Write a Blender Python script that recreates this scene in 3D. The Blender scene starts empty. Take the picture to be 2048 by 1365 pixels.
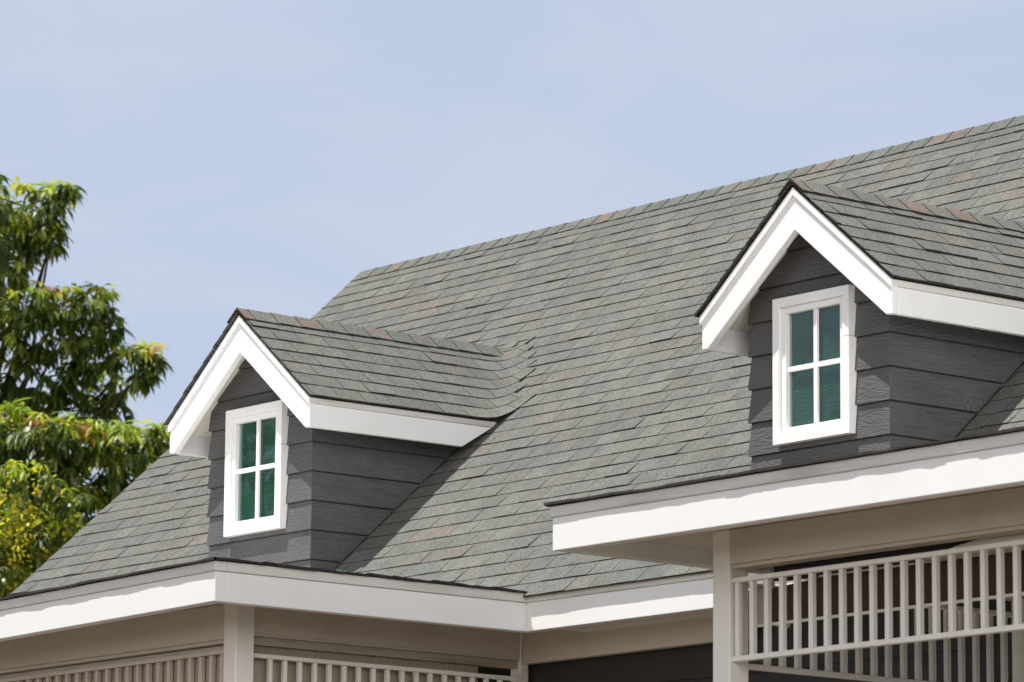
import bpy, math, random
from math import radians, sin, cos, pi, sqrt
from mathutils import Vector, Matrix, noise

# ------------------------------------------------------------------ scene, camera, light
scene = bpy.context.scene
COL = scene.collection
K = 0.645            # metres per survey unit
ZG = 1.6             # camera height above the ground, metres


def W(x, y, z):
    """survey units -> metres"""
    return Vector((x * K, y * K, z * K + ZG))


cam_d = bpy.data.cameras.new('camera')
cam = bpy.data.objects.new('camera', cam_d)
COL.objects.link(cam)
scene.camera = cam
YAW, PITCH, ROLL = radians(50.7747), radians(10.1282), radians(0.4512)
Fv = Vector((-sin(YAW) * cos(PITCH), cos(YAW) * cos(PITCH), sin(PITCH)))
Rv = Vector((cos(YAW), sin(YAW), 0))
Uv = Rv.cross(Fv)
R2 = Rv * cos(ROLL) + Uv * sin(ROLL)
U2 = Uv * cos(ROLL) - Rv * sin(ROLL)
m = Matrix((R2, U2, -Fv)).transposed().to_4x4()
m.translation = Vector((0, 0, ZG))
cam.matrix_world = m
cam_d.sensor_width = 36
cam_d.lens = 8766.78 * 36 / 2048
cam_d.clip_start = 0.5
cam_d.clip_end = 3000
cam_d.dof.use_dof = True
cam_d.dof.focus_distance = 26.5
cam_d.dof.aperture_fstop = 5.0

SUN = Vector((-0.11, -0.330, 1.0)).normalized()
wd = bpy.data.worlds.new('World')
scene.world = wd
wd.use_nodes = True
nt = wd.node_tree
nt.nodes.clear()
wo = nt.nodes.new('ShaderNodeOutputWorld')
bg = nt.nodes.new('ShaderNodeBackground')
sky = nt.nodes.new('ShaderNodeTexSky')
sky.sky_type = 'NISHITA'
sky.sun_disc = False
sky.sun_elevation = math.asin(SUN.z)
sky.sun_rotation = math.atan2(SUN.x, SUN.y)
sky.air_density = 1.0
sky.dust_density = 1.6
sky.ozone_density = 2.2
bg.inputs['Strength'].default_value = 0.104
tc = nt.nodes.new('ShaderNodeTexCoord')
mp = nt.nodes.new('ShaderNodeMapping')
mp.inputs['Scale'].default_value = (5, 5, 16)
mp.inputs['Rotation'].default_value = (0.0, 0.25, 0.3)
nz = nt.nodes.new('ShaderNodeTexNoise')
nz.inputs['Scale'].default_value = 1.6
nz.inputs['Detail'].default_value = 5
nz.inputs['Roughness'].default_value = 0.5
nz.inputs['Distortion'].default_value = 0.4
rp = nt.nodes.new('ShaderNodeMapRange')
rp.inputs['From Min'].default_value = 0.36
rp.inputs['From Max'].default_value = 0.72
rp.inputs['To Min'].default_value = 0.88
rp.inputs['To Max'].default_value = 0.92
mx = nt.nodes.new('ShaderNodeMixRGB')
# thin high cloud veil; darker overhead, unseen bright patch added right for fill light
sx = nt.nodes.new('ShaderNodeSeparateXYZ')
nt.links.new(tc.outputs['Generated'], sx.inputs[0])
zr_ = nt.nodes.new('ShaderNodeMapRange')
zr_.inputs['From Min'].default_value = 0.25
zr_.inputs['From Max'].default_value = 0.46
nt.links.new(sx.outputs['Z'], zr_.inputs['Value'])
xr_ = nt.nodes.new('ShaderNodeMapRange')
xr_.inputs['From Min'].default_value = -0.1
xr_.inputs['From Max'].default_value = 0.7
dt = nt.nodes.new('ShaderNodeVectorMath')
dt.operation = 'DOT_PRODUCT'
dt.inputs[1].default_value = (0.95, -0.50, -1.05)
nt.links.new(tc.outputs['Generated'], dt.inputs[0])
nt.links.new(dt.outputs['Value'], xr_.inputs['Value'])
v1 = nt.nodes.new('ShaderNodeMixRGB')
v0 = nt.nodes.new('ShaderNodeMixRGB')
v0.inputs['Color1'].default_value = (3.82, 4.42, 5.62, 1)
v0.inputs['Color2'].default_value = (4.36, 4.72, 5.66, 1)
nt.links.new(v0.outputs['Color'], v1.inputs['Color1'])
v1.inputs['Color2'].default_value = (0.55, 0.85, 1.35, 1)
nt.links.new(zr_.outputs['Result'], v1.inputs['Fac'])
v2 = nt.nodes.new('ShaderNodeMixRGB')
v2.inputs['Color2'].default_value = (21.0, 20.2, 19.6, 1)
nt.links.new(xr_.outputs['Result'], v2.inputs['Fac'])
nt.links.new(v1.outputs['Color'], v2.inputs['Color1'])
nt.links.new(v2.outputs['Color'], mx.inputs['Color2'])
nt.links.new(tc.outputs['Generated'], mp.inputs['Vector'])
nt.links.new(mp.outputs['Vector'], nz.inputs['Vector'])
nt.links.new(nz.outputs['Fac'], rp.inputs['Value'])
nt.links.new(rp.outputs['Result'], mx.inputs['Fac'])
nz2 = nt.nodes.new('ShaderNodeTexNoise')
nz2.inputs['Scale'].default_value = 2.6
nz2.inputs['Detail'].default_value = 6
nz2.inputs['Roughness'].default_value = 0.5
nz2.inputs['Distortion'].default_value = 0.5
nt.links.new(mp.outputs['Vector'], nz2.inputs['Vector'])
rc = nt.nodes.new('ShaderNodeMapRange')
rc.inputs['From Min'].default_value = 0.42
rc.inputs['From Max'].default_value = 0.66
nt.links.new(nz2.outputs['Fac'], rc.inputs['Value'])
nt.links.new(rc.outputs['Result'], v0.inputs['Fac'])
nt.links.new(sky.outputs['Color'], mx.inputs['Color1'])
nt.links.new(mx.outputs['Color'], bg.inputs['Color'])
nt.links.new(bg.outputs['Background'], wo.inputs['Surface'])

sd = bpy.data.lights.new('sun', 'SUN')
sd.energy = 5.0
sd.angle = radians(0.53)
sd.color = (1.0, 0.962, 0.905)
sun = bpy.data.objects.new('sun', sd)
COL.objects.link(sun)
sun.rotation_euler = SUN.to_track_quat('Z', 'Y').to_euler()
sun.location = (0, 0, 40)

scene.view_settings.view_transform = 'Standard'
scene.view_settings.look = 'None'
scene.view_settings.exposure = 0.45
scene.view_settings.gamma = 1.0
scene.view_settings.use_curve_mapping = False
scene.render.engine = 'CYCLES'
scene.cycles.max_bounces = 8
scene.cycles.transparent_max_bounces = 12

# ------------------------------------------------------------------ materials
MATS = {}


def newmat(name):
    mt = bpy.data.materials.new(name)
    mt.use_nodes = True
    n = mt.node_tree
    n.nodes.clear()
    out = n.nodes.new('ShaderNodeOutputMaterial')
    b = n.nodes.new('ShaderNodeBsdfPrincipled')
    n.links.new(b.outputs['BSDF'], out.inputs['Surface'])
    MATS[name] = mt
    return mt, n, b, out


def noise_node(n, scale, detail=4, rough=0.55, vscale=(1, 1, 1), dist=0.0):
    t = n.nodes.new('ShaderNodeTexCoord')
    mpp = n.nodes.new('ShaderNodeMapping')
    mpp.inputs['Scale'].default_value = vscale
    z = n.nodes.new('ShaderNodeTexNoise')
    z.inputs['Scale'].default_value = scale
    z.inputs['Detail'].default_value = detail
    z.inputs['Roughness'].default_value = rough
    z.inputs['Distortion'].default_value = dist
    n.links.new(t.outputs['Object'], mpp.inputs['Vector'])
    n.links.new(mpp.outputs['Vector'], z.inputs['Vector'])
    return z


def ramp(n, src, stops):
    r = n.nodes.new('ShaderNodeValToRGB')
    e = r.color_ramp.elements
    e[0].position, e[0].color = stops[0][0], (*stops[0][1], 1)
    e[1].position, e[1].color = stops[-1][0], (*stops[-1][1], 1)
    for p, c in stops[1:-1]:
        q = e.new(p)
        q.color = (*c, 1)
    n.links.new(src, r.inputs['Fac'])
    return r


def bump(n, src, b, strength, distance):
    u = n.nodes.new('ShaderNodeBump')
    u.inputs['Strength'].default_value = strength
    u.inputs['Distance'].default_value = distance
    n.links.new(src, u.inputs['Height'])
    n.links.new(u.outputs['Normal'], b.inputs['Normal'])
    return u


def paint(name, c, rough=0.5, var=0.06, grime=0.10, streak=(1, 1, 1)):
    mt, n, b, o = newmat(name)
    z = noise_node(n, 2.2, 6, 0.6, streak)
    lo = tuple(v * (1 - grime) for v in c)
    lo = (lo[0], lo[1] * 0.985, lo[2] * 0.95)
    r = ramp(n, z.outputs['Fac'], [(0.28, lo), (0.47, tuple(v * (1 - var * 0.3) for v in c)), (0.7, c)])
    n.links.new(r.outputs['Color'], b.inputs['Base Color'])
    b.inputs['Roughness'].default_value = rough
    z2 = noise_node(n, 60, 3)
    bump(n, z2.outputs['Fac'], b, 0.15, 0.002)
    return mt


WHITE = paint('white_paint', (0.765, 0.765, 0.77), 0.45, 0.05, 0.06)
CREAM = paint('cream_paint', (0.54, 0.49, 0.42), 0.5, 0.06, 0.12)
COLW = paint('column_paint', (0.78, 0.76, 0.73), 0.5, 0.06, 0.12)
SOFFIT = paint('soffit_board_paint', (0.66, 0.62, 0.56), 0.55, 0.05, 0.12)
AGED = paint('aged_board', (0.38, 0.33, 0.28), 0.7, 0.2, 0.35, (1, 1, 14))
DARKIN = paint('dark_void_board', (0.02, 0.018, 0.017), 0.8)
SLOT = paint('vent_slot_black', (0.015, 0.015, 0.015), 0.8)
TRIMAGED = paint('eave_trim_paint', (0.62, 0.605, 0.58), 0.55, 0.08, 0.26, (0.6, 0.6, 8))

# lap siding with pressed wood grain
mt, n, b, o = newmat('grey_siding')
SIDING = mt
t = n.nodes.new('ShaderNodeTexCoord')
mpp = n.nodes.new('ShaderNodeMapping')
mpp.inputs['Scale'].default_value = (2.6, 2.6, 20)
n.links.new(t.outputs['Object'], mpp.inputs['Vector'])
wv = n.nodes.new('ShaderNodeTexNoise')
wv.inputs['Scale'].default_value = 1.0
wv.inputs['Detail'].default_value = 1.5
wv.inputs['Distortion'].default_value = 0.3
n.links.new(mpp.outputs['Vector'], wv.inputs['Vector'])
# contour lines of a stretched noise give cathedral grain
mm = n.nodes.new('ShaderNodeMath')
mm.operation = 'MULTIPLY'
mm.inputs[1].default_value = 78
n.links.new(wv.outputs['Fac'], mm.inputs[0])
sn = n.nodes.new('ShaderNodeMath')
sn.operation = 'SINE'
n.links.new(mm.outputs[0], sn.inputs[0])
z3 = noise_node(n, 3.0, 5, 0.6)
r = ramp(n, z3.outputs['Fac'], [(0.3, (0.070, 0.069, 0.071)), (0.7, (0.092, 0.090, 0.092))])
n.links.new(r.outputs['Color'], b.inputs['Base Color'])
b.inputs['Roughness'].default_value = 0.52
bump(n, sn.outputs[0], b, 0.5, 0.0024)

mt, n, b, o = newmat('green_board')
GREEN = mt
t = n.nodes.new('ShaderNodeTexCoord')
mpp = n.nodes.new('ShaderNodeMapping')
mpp.inputs['Scale'].default_value = (3.2, 3.2, 17)
n.links.new(t.outputs['Object'], mpp.inputs['Vector'])
wv = n.nodes.new('ShaderNodeTexNoise')
wv.inputs['Scale'].default_value = 1.0
wv.inputs['Detail'].default_value = 1.5
n.links.new(mpp.outputs['Vector'], wv.inputs['Vector'])
mm = n.nodes.new('ShaderNodeMath')
mm.operation = 'MULTIPLY'
mm.inputs[1].default_value = 60
n.links.new(wv.outputs['Fac'], mm.inputs[0])
sn = n.nodes.new('ShaderNodeMath')
sn.operation = 'SINE'
n.links.new(mm.outputs[0], sn.inputs[0])
z3 = noise_node(n, 5.0, 5, 0.6)
r = ramp(n, z3.outputs['Fac'], [(0.3, (0.018, 0.070, 0.053)), (0.7, (0.028, 0.100, 0.076))])
n.links.new(r.outputs['Color'], b.inputs['Base Color'])
b.inputs['Roughness'].default_value = 0.6
bump(n, sn.outputs[0], b, 0.55, 0.002)

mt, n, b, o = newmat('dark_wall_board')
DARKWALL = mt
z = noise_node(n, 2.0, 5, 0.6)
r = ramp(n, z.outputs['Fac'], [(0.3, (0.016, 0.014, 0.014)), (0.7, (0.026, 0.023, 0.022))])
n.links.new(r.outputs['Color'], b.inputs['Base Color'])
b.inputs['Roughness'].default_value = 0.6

# glass
mt, n, b, o = newmat('window_glass')
GLASS = mt
n.nodes.remove(b)
tr = n.nodes.new('ShaderNodeBsdfTransparent')
tr.inputs['Color'].default_value = (0.80, 0.90, 0.87, 1)
gl = n.nodes.new('ShaderNodeBsdfGlossy')
gl.inputs['Roughness'].default_value = 0.03
fr = n.nodes.new('ShaderNodeFresnel')
fr.inputs['IOR'].default_value = 1.5
mxs = n.nodes.new('ShaderNodeMixShader')
ge = n.nodes.new('ShaderNodeNewGeometry')
iv = n.nodes.new('ShaderNodeMath')
iv.operation = 'SUBTRACT'
iv.inputs[0].default_value = 1.0
n.links.new(ge.outputs['Backfacing'], iv.inputs[1])
ml = n.nodes.new('ShaderNodeMath')
ml.operation = 'MULTIPLY'
n.links.new(fr.outputs[0], ml.inputs[0])
n.links.new(iv.outputs[0], ml.inputs[1])
m2 = n.nodes.new('ShaderNodeMath')
m2.operation = 'MULTIPLY'
m2.inputs[1].default_value = 1.8
n.links.new(ml.outputs[0], m2.inputs[0])
n.links.new(m2.outputs[0], mxs.inputs[0])
n.links.new(tr.outputs[0], mxs.inputs[1])
n.links.new(gl.outputs[0], mxs.inputs[2])
n.links.new(mxs.outputs[0], o.inputs['Surface'])
zg = noise_node(n, 3.5, 1, 0.5)
bu = n.nodes.new('ShaderNodeBump')
bu.inputs['Strength'].default_value = 0.25
bu.inputs['Distance'].default_value = 0.01
n.links.new(zg.outputs['Fac'], bu.inputs['Height'])
n.links.new(bu.outputs['Normal'], gl.inputs['Normal'])

# asphalt shingle, colour per tab from the attribute 'tab'
mt, n, b, o = newmat('asphalt_shingle')
SHINGLE = mt
at = n.nodes.new('ShaderNodeAttribute')
at.attribute_name = 'tab'
g1 = noise_node(n, 120, 3, 0.75)
gr = ramp(n, g1.outputs['Fac'], [(0.32, (0.32, 0.32, 0.33)), (0.5, (1.0, 1.0, 0.98)), (0.68, (1.95, 1.93, 1.85))])
mu = n.nodes.new('ShaderNodeMixRGB')
mu.blend_type = 'MULTIPLY'
mu.inputs['Fac'].default_value = 1
n.links.new(at.outputs['Color'], mu.inputs['Color1'])
n.links.new(gr.outputs['Color'], mu.inputs['Color2'])
g2 = noise_node(n, 9, 4, 0.6)
gr2 = ramp(n, g2.outputs['Fac'], [(0.3, (0.86, 0.89, 0.87)), (0.5, (1, 1, 1)), (0.7, (1.13, 1.07, 1.03))])
mu2 = n.nodes.new('ShaderNodeMixRGB')
mu2.blend_type = 'MULTIPLY'
mu2.inputs['Fac'].default_value = 1
n.links.new(mu.outputs['Color'], mu2.inputs['Color1'])
n.links.new(gr2.outputs['Color'], mu2.inputs['Color2'])
g3 = noise_node(n, 0.9, 3, 0.6)
gr3 = ramp(n, g3.outputs['Fac'], [(0.3, (0.93, 0.93, 0.94)), (0.7, (1.06, 1.06, 1.04))])
mu3 = n.nodes.new('ShaderNodeMixRGB')
mu3.blend_type = 'MULTIPLY'
mu3.inputs['Fac'].default_value = 1
n.links.new(mu2.outputs['Color'], mu3.inputs['Color1'])
n.links.new(gr3.outputs['Color'], mu3.inputs['Color2'])
n.links.new(mu3.outputs['Color'], b.inputs['Base Color'])
b.inputs['Roughness'].default_value = 0.9
b.inputs['Specular IOR Level'].default_value = 0.25
bump(n, g1.outputs['Fac'], b, 0.6, 0.0025)

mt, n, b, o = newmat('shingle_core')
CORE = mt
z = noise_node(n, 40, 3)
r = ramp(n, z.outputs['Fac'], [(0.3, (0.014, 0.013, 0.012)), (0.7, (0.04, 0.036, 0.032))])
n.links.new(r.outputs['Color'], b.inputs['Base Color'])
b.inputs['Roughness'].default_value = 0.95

mt, n, b, o = newmat('blind_fabric')
BLIND = mt
z = noise_node(n, 1.0, 3, 0.6, (120, 120, 1.5))
r = ramp(n, z.outputs['Fac'], [(0.3, (0.030, 0.018, 0.015)), (0.7, (0.060, 0.036, 0.030))])
n.links.new(r.outputs['Color'], b.inputs['Base Color'])
b.inputs['Roughness'].default_value = 0.8
mt, n, b, o = newmat('cream_blind_fabric')
CBLIND = mt
z = noise_node(n, 1.0, 3, 0.6, (60, 60, 1.5))
r = ramp(n, z.outputs['Fac'], [(0.3, (0.30, 0.255, 0.20)), (0.7, (0.38, 0.325, 0.26))])
n.links.new(r.outputs['Color'], b.inputs['Base Color'])
b.inputs['Roughness'].default_value = 0.8

mt, n, b, o = newmat('ground_earth')
GROUND = mt
z = noise_node(n, 0.35, 8, 0.65)
r = ramp(n, z.outputs['Fac'], [(0.3, (0.070, 0.055, 0.036)), (0.5, (0.10, 0.08, 0.055)), (0.7, (0.13, 0.105, 0.078))])
n.links.new(r.outputs['Color'], b.inputs['Base Color'])
b.inputs['Roughness'].default_value = 0.95
z = noise_node(n, 12, 6)
bump(n, z.outputs['Fac'], b, 0.5, 0.02)

mt, n, b, o = newmat('bark')
BARK = mt
z = noise_node(n, 6, 6, 0.65, (3, 3, 0.8))
r = ramp(n, z.outputs['Fac'], [(0.3, (0.03, 0.024, 0.018)), (0.7, (0.09, 0.073, 0.055))])
n.links.new(r.outputs['Color'], b.inputs['Base Color'])
b.inputs['Roughness'].default_value = 0.9
bump(n, z.outputs['Fac'], b, 0.7, 0.02)

mt, n, b, o = newmat('leaf')
LEAF = mt
at = n.nodes.new('ShaderNodeAttribute')
at.attribute_name = 'tab'
n.links.new(at.outputs['Color'], b.inputs['Base Color'])
b.inputs['Roughness'].default_value = 0.38
b.inputs['Specular IOR Level'].default_value = 0.5
tl = n.nodes.new('ShaderNodeBsdfTranslucent')
hs = n.nodes.new('ShaderNodeMixRGB')
hs.blend_type = 'MULTIPLY'
hs.inputs['Fac'].default_value = 1
hs.inputs['Color2'].default_value = (1.5, 1.6, 0.7, 1)
n.links.new(at.outputs['Color'], hs.inputs['Color1'])
n.links.new(hs.outputs['Color'], tl.inputs['Color'])
mxs = n.nodes.new('ShaderNodeMixShader')
mxs.inputs[0].default_value = 0.45
n.links.new(b.outputs[0], mxs.inputs[1])
n.links.new(tl.outputs[0], mxs.inputs[2])
n.links.new(mxs.outputs[0], o.inputs['Surface'])


# ------------------------------------------------------------------ mesh helpers
class MB:
    """collects polygons in metres, each with a material slot and a colour"""

    def __init__(self):
        self.v, self.f, self.mi, self.c, self.sm = [], [], [], [], []
        self.mats = []

    def slot(self, mat):
        if mat not in self.mats:
            self.mats.append(mat)
        return self.mats.index(mat)

    def poly(self, pts, mat, col=(1, 1, 1), smooth=False):
        i = len(self.v)
        self.v += [tuple(p) for p in pts]
        self.f.append(tuple(range(i, i + len(pts))))
        self.mi.append(self.slot(mat))
        self.c.append(col)
        self.sm.append(smooth)

    def faces(self, pts, fs, mat, col=(1, 1, 1), smooth=False):
        i = len(self.v)
        self.v += [tuple(p) for p in pts]
        for f in fs:
            self.f.append(tuple(i + k for k in f))
            self.mi.append(self.slot(mat))
            self.c.append(col)
            self.sm.append(smooth)

    def box(self, x0, x1, y0, y1, z0, z1, mat, bev=0.0):
        """axis aligned, in survey units; bev chamfers the long edges"""
        P = [W(x, y, z) for x in (x0, x1) for y in (y0, y1) for z in (z0, z1)]
        self.faces(P, [(0, 1, 3, 2), (4, 6, 7, 5), (0, 4, 5, 1), (2, 3, 7, 6), (0, 2, 6, 4), (1, 5, 7, 3)], mat)

    def prism(self, prof, a, axis, mat, depth):
        """profile: list of points (survey units 3D) extruded by vector depth"""
        n_ = len(prof)
        A = [W(*p) for p in prof]
        d = Vector(depth) * K
        B = [p + d for p in A]
        self.faces(A + B, [tuple(range(n_))[::-1], tuple(range(n_, 2 * n_))] +
                   [(i, (i + 1) % n_, n_ + (i + 1) % n_, n_ + i) for i in range(n_)], mat)

    def tube(self, pts, radii, mat, seg=8, cap=True):
        rings = []
        up = Vector((0.3, 0.2, 1)).normalized()
        for i, p in enumerate(pts):
            d = (pts[min(i + 1, len(pts) - 1)] - pts[max(i - 1, 0)]).normalized()
            a = d.cross(up if abs(d.dot(up)) < 0.95 else Vector((1, 0, 0))).normalized()
            b_ = d.cross(a)
            rings.append([p + (a * cos(2 * pi * k / seg) + b_ * sin(2 * pi * k / seg)) * radii[i] for k in range(seg)])
        P = [q for r_ in rings for q in r_]
        fs = []
        for i in range(len(pts) - 1):
            for k in range(seg):
                k2 = (k + 1) % seg
                fs.append((i * seg + k, i * seg + k2, (i + 1) * seg + k2, (i + 1) * seg + k))
        if cap:
            fs.append(tuple(range(seg))[::-1])
            fs.append(tuple((len(pts) - 1) * seg + k for k in range(seg)))
        self.faces(P, fs, mat, smooth=True)

    def droop(self, x0, k):
        """the long eave sags a little towards its far end"""
        self.v = [(x, y, z - k * max(0.0, x0 * K - x)) for x, y, z in self.v]

    def build(self, name, parent=None, bevel=0.0):
        me = bpy.data.meshes.new(name)
        off = Vector((0, 0, 0))
        if parent is not None:
            off = Vector(parent['_o'])
        me.from_pydata([(x - off.x, y - off.y, z - off.z) for x, y, z in self.v], [], self.f)
        for m_ in self.mats:
            me.materials.append(m_)
        me.polygons.foreach_set('material_index', self.mi)
        me.polygons.foreach_set('use_smooth', self.sm)
        ca = me.color_attributes.new('tab', 'FLOAT_COLOR', 'CORNER')
        arr = []
        for f, c in zip(self.f, self.c):
            arr += [c[0], c[1], c[2], 1.0] * len(f)
        ca.data.foreach_set('color', arr)
        me.update()
        ob = bpy.data.objects.new(name, me)
        COL.objects.link(ob)
        ob['_o'] = tuple(off)
        if parent is not None:
            ob.parent = parent
        if bevel:
            md = ob.modifiers.new('bevel', 'BEVEL')
            md.width = bevel
            md.segments = 2
            md.limit_method = 'ANGLE'
            md.angle_limit = radians(40)
        return ob


def thing(name, loc, label, cat, group=None):
    o_ = bpy.data.objects.new(name, None)
    COL.objects.link(o_)
    o_.location = loc
    o_.empty_display_size = 0.3
    o_['_o'] = tuple(loc)
    o_['label'] = label
    o_['category'] = cat
    if group:
        o_['group'] = group
    return o_


def subempty(name, parent):
    o_ = bpy.data.objects.new(name, None)
    COL.objects.link(o_)
    o_.parent = parent
    o_['_o'] = tuple(parent['_o'])
    return o_


# ------------------------------------------------------------------ shingles
rnd = random.Random(7)
PAL = [((0.140, 0.149, 0.140), 6), ((0.130, 0.139, 0.132), 3), ((0.151, 0.159, 0.149), 4), ((0.144, 0.145, 0.135), 3),
       ((0.153, 0.147, 0.136), 2), ((0.162, 0.145, 0.134), 0.7), ((0.133, 0.146, 0.141), 2)]
PALC = [((0.140, 0.148, 0.138), 5), ((0.128, 0.138, 0.132), 2), ((0.152, 0.148, 0.137), 3), ((0.183, 0.137, 0.122), 0.8),
        ((0.172, 0.141, 0.127), 0.6), ((0.124, 0.145, 0.136), 2)]


def tabcol(pal=PAL, r_=None):
    r_ = r_ or rnd
    tot = sum(w for _, w in pal)
    k = r_.random() * tot
    for c, w in pal:
        k -= w
        if k <= 0:
            break
    j = 1 + r_.uniform(-0.07, 0.07)
    m_ = (0.145, 0.147, 0.138)
    return tuple((v * 0.72 + q * 0.28) * j * 0.80 for v, q in zip(c, m_))


EXP = 0.2236      # course exposure, units
TAB = 0.335


def slope_shingles(mb, O, S, T, N, s0, s1, t0, ncourse, expo=EXP, lay=None, clip=None, fold=None, hmul=1.0, tlast=None, off=0.0, slen=None):
    """O origin (units); S along the course, T up slope, N normal (unit vectors, units space).
    clip(tm) -> (sa, sb) limits of a course; fold(point)->point maps a flat point to its place."""
    for i in range(ncourse):
        ta = t0 + i * expo
        tb = ta + expo + 0.03
        if tlast is not None:
            tb = min(tb, tlast)
        a, b_ = (s0, s1) if clip is None else clip(ta + expo * 0.5)
        if b_ - a < 0.02:
            continue
        ph = (0.5 * (i % 2)) * TAB + rnd.uniform(-0.025, 0.025)
        k0 = math.floor((a - ph) / TAB) - 1
        s = ph + k0 * TAB
        wob = rnd.uniform(0, 50)
        hprev = None
        while s < b_:
            e = s + TAB * rnd.uniform(0.985, 1.015)
            sa, sb = max(s, a), min(e, b_)
            sn_ = e
            if sb - sa > 0.012:
                gap = 0.0065
                c = tabcol()
                seg = slen or 2
                if fold is not None:
                    seg = 5
                hb = rnd.uniform(0.0085, 0.0150) * hmul
                if rnd.random() < 0.18:
                    hb *= 1.35
                lows, tops = [], []
                for q in range(seg + 1):
                    ss = sa + gap / 2 + (sb - sa - gap) * q / seg
                    wig = 0.0035 * noise.noise(Vector((ss * 2.3, wob, 0.0)))
                    wig += 0.0022 * noise.noise(Vector((ss * 9.0, wob, 3.0)))
                    h = hb * (1 + 0.30 * noise.noise(Vector((ss * 4.0, wob, 7.0))))
                    tt = ta + wig
                    lows.append((ss, tt, h))
                    tops.append((ss, tb, 0.0012))

                def PT(s_, t_, h_):
                    p = O + S * s_ + T * t_ + N * (h_ + off)
                    if fold is not None:
                        p = fold(p, h_ + off)
                    return W(*p)
                for q in range(seg):
                    l0, l1, u0, u1 = lows[q], lows[q + 1], tops[q], tops[q + 1]
                    mb.poly([PT(*l0), PT(*l1), PT(*u1), PT(*u0)], SHINGLE, c)
                    mb.poly([PT(l0[0], l0[1], -0.004), PT(l1[0], l1[1], -0.004), PT(*l1), PT(*l0)], CORE)
                l, u = lows[0], tops[0]
                f1 = 0.30
                lo_ = (l[0] - gap, min(l[1] + 0.006, tb), 0.0095 if i else 0.004)
                hi_ = (l[0] - gap, min(l[1] + expo, tb), 0.0022)
                if fold is None:
                    mb.poly([PT(lo_[0], lo_[1], 0.0036), PT(l[0], lo_[1], 0.0036), PT(l[0], hi_[1], 0.0028), PT(hi_[0], hi_[1], 0.0028)], CORE)
                mb.poly([PT(l[0], l[1], -0.004), PT(*l), PT(*u), PT(u[0], u[1], -0.004)], CORE)
                l, u = lows[-1], tops[-1]
                mb.poly([PT(u[0], u[1], -0.004), PT(*u), PT(*l), PT(l[0], l[1], -0.004)], CORE)
            s = sn_


def ridge_caps(mb, P0, D, TA, TB, NA, NB, length, step, wid, r_):
    """bent cap pieces along a ridge from P0 in direction D; TA/TB down slope on each side"""
    n_ = int(length / step) + 1
    UP = (NA + NB).normalized()
    for i in range(n_):
        a = i * step
        b_ = min(a + step * 1.12, length)
        if b_ - a < 0.03:
            break
        c = tabcol(PALC, r_)
        w = wid * r_.uniform(0.97, 1.03)
        ha, hb = 0.020, 0.011      # near end sits on top of the piece behind it
        rows = []
        for d, h in ((a, hb), (b_, ha)):
            row = []
            for T_, N_ in ((TA, NA), (TB, NB)):
                pts = []
                for w_, rr in ((w, 1.0), (w * 0.5, 1.0), (w * 0.12, 1.0)):
                    pts.append(P0 + D * d + T_ * w_ + N_ * (h + (0.002 if w_ == w else 0)))
                row.append(pts)
            ln = row[0] + [P0 + D * d + UP * (h + 0.004)] + row[1][::-1]
            rows.append(ln)
        for k in range(6):
            mb.poly([W(*rows[0][k]), W(*rows[1][k]), W(*rows[1][k + 1]), W(*rows[0][k + 1])], SHINGLE, c, True)
        for row in rows:      # end thickness
            for k in range(6):
                p, q = row[k], row[k + 1]
                mb.poly([W(*p), W(*q), W(*(q - UP * 0.016)), W(*(p - UP * 0.016))], CORE)
        for k, N_ in ((0, NA), (6, NB)):
            p, q = rows[0][k], rows[1][k]
            mb.poly([W(*p), W(*q), W(*(q - N_ * 0.018)), W(*(p - N_ * 0.018))], CORE)


# ------------------------------------------------------------------ survey of the house (units)
YF, PIT, ZP = 26.0, 0.8851, 5.0129            # main slope: z = ZP + PIT (y - YF)
YR = 31.925
ZR = ZP + PIT * (YR - YF)
XL, XR = -42.0, -14.0
YE = 25.86
ZE = ZP + PIT * (YE - YF)
YB = YR + (YR - YE)


def zmain(y):
    return ZP + PIT * (y - YF)


XW1 = -31.434        # right edge of the left porch roof
XW2 = -26.785        # left edge of the right porch roof
YP = 22.30           # front edge of both porch roofs
ZT = 4.889           # porch roof top
ZBF = 4.52           # bottom of the fascia
ZSO = 4.67           # soffit

house = thing('house', Vector((-28 * K, 29 * K, 0)), 'grey shingled house with two white trimmed gable dormers and white porch eaves', 'house')

# main roof body
L = sqrt(1 + PIT * PIT)
T = Vector((0, 1, PIT)) / L
N = Vector((0, -PIT, 1)) / L
Sx = Vector((1, 0, 0))
mb = MB()
nb = 36
tlen = (YR - YE) * L
mb.prism([(XL, YE + 0.005, ZE + 0.001), (XL, YR, ZR), (XL, YB, ZE), (XL, YB, ZE - 0.16), (XL, YR, ZR - 0.16), (XL, YE + 0.20, ZE + 0.02), (XL, YE + 0.005, ZE - 0.008)], 0, 0, CORE, (XR - XL, 0, 0))
slope_shingles(mb, Vector((0, YE, ZE)) - T * 0.075, Sx, T, N, XL - 0.05, XR, 0.0, 37, tlast=tlen + 0.055)
# rear slope, coarser
T2 = Vector((0, -1, PIT)) / L
N2 = Vector((0, PIT, 1)) / L
slope_shingles(mb, Vector((0, YB, ZE)) - T2 * 0.06, Sx, T2, N2, XL - 0.05, XR, 0.0, 37, tlast=tlen + 0.055, slen=1)
roof = mb.build('main_roof', house)
mb = MB()
r2 = random.Random(21)
ridge_caps(mb, Vector((XL - 0.05, YR, ZR)), Vector((1, 0, 0)), -T, -T2, N, N2, XR - XL, 0.30, 0.20, r2)
mb.build('ridge_cap', roof)
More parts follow.
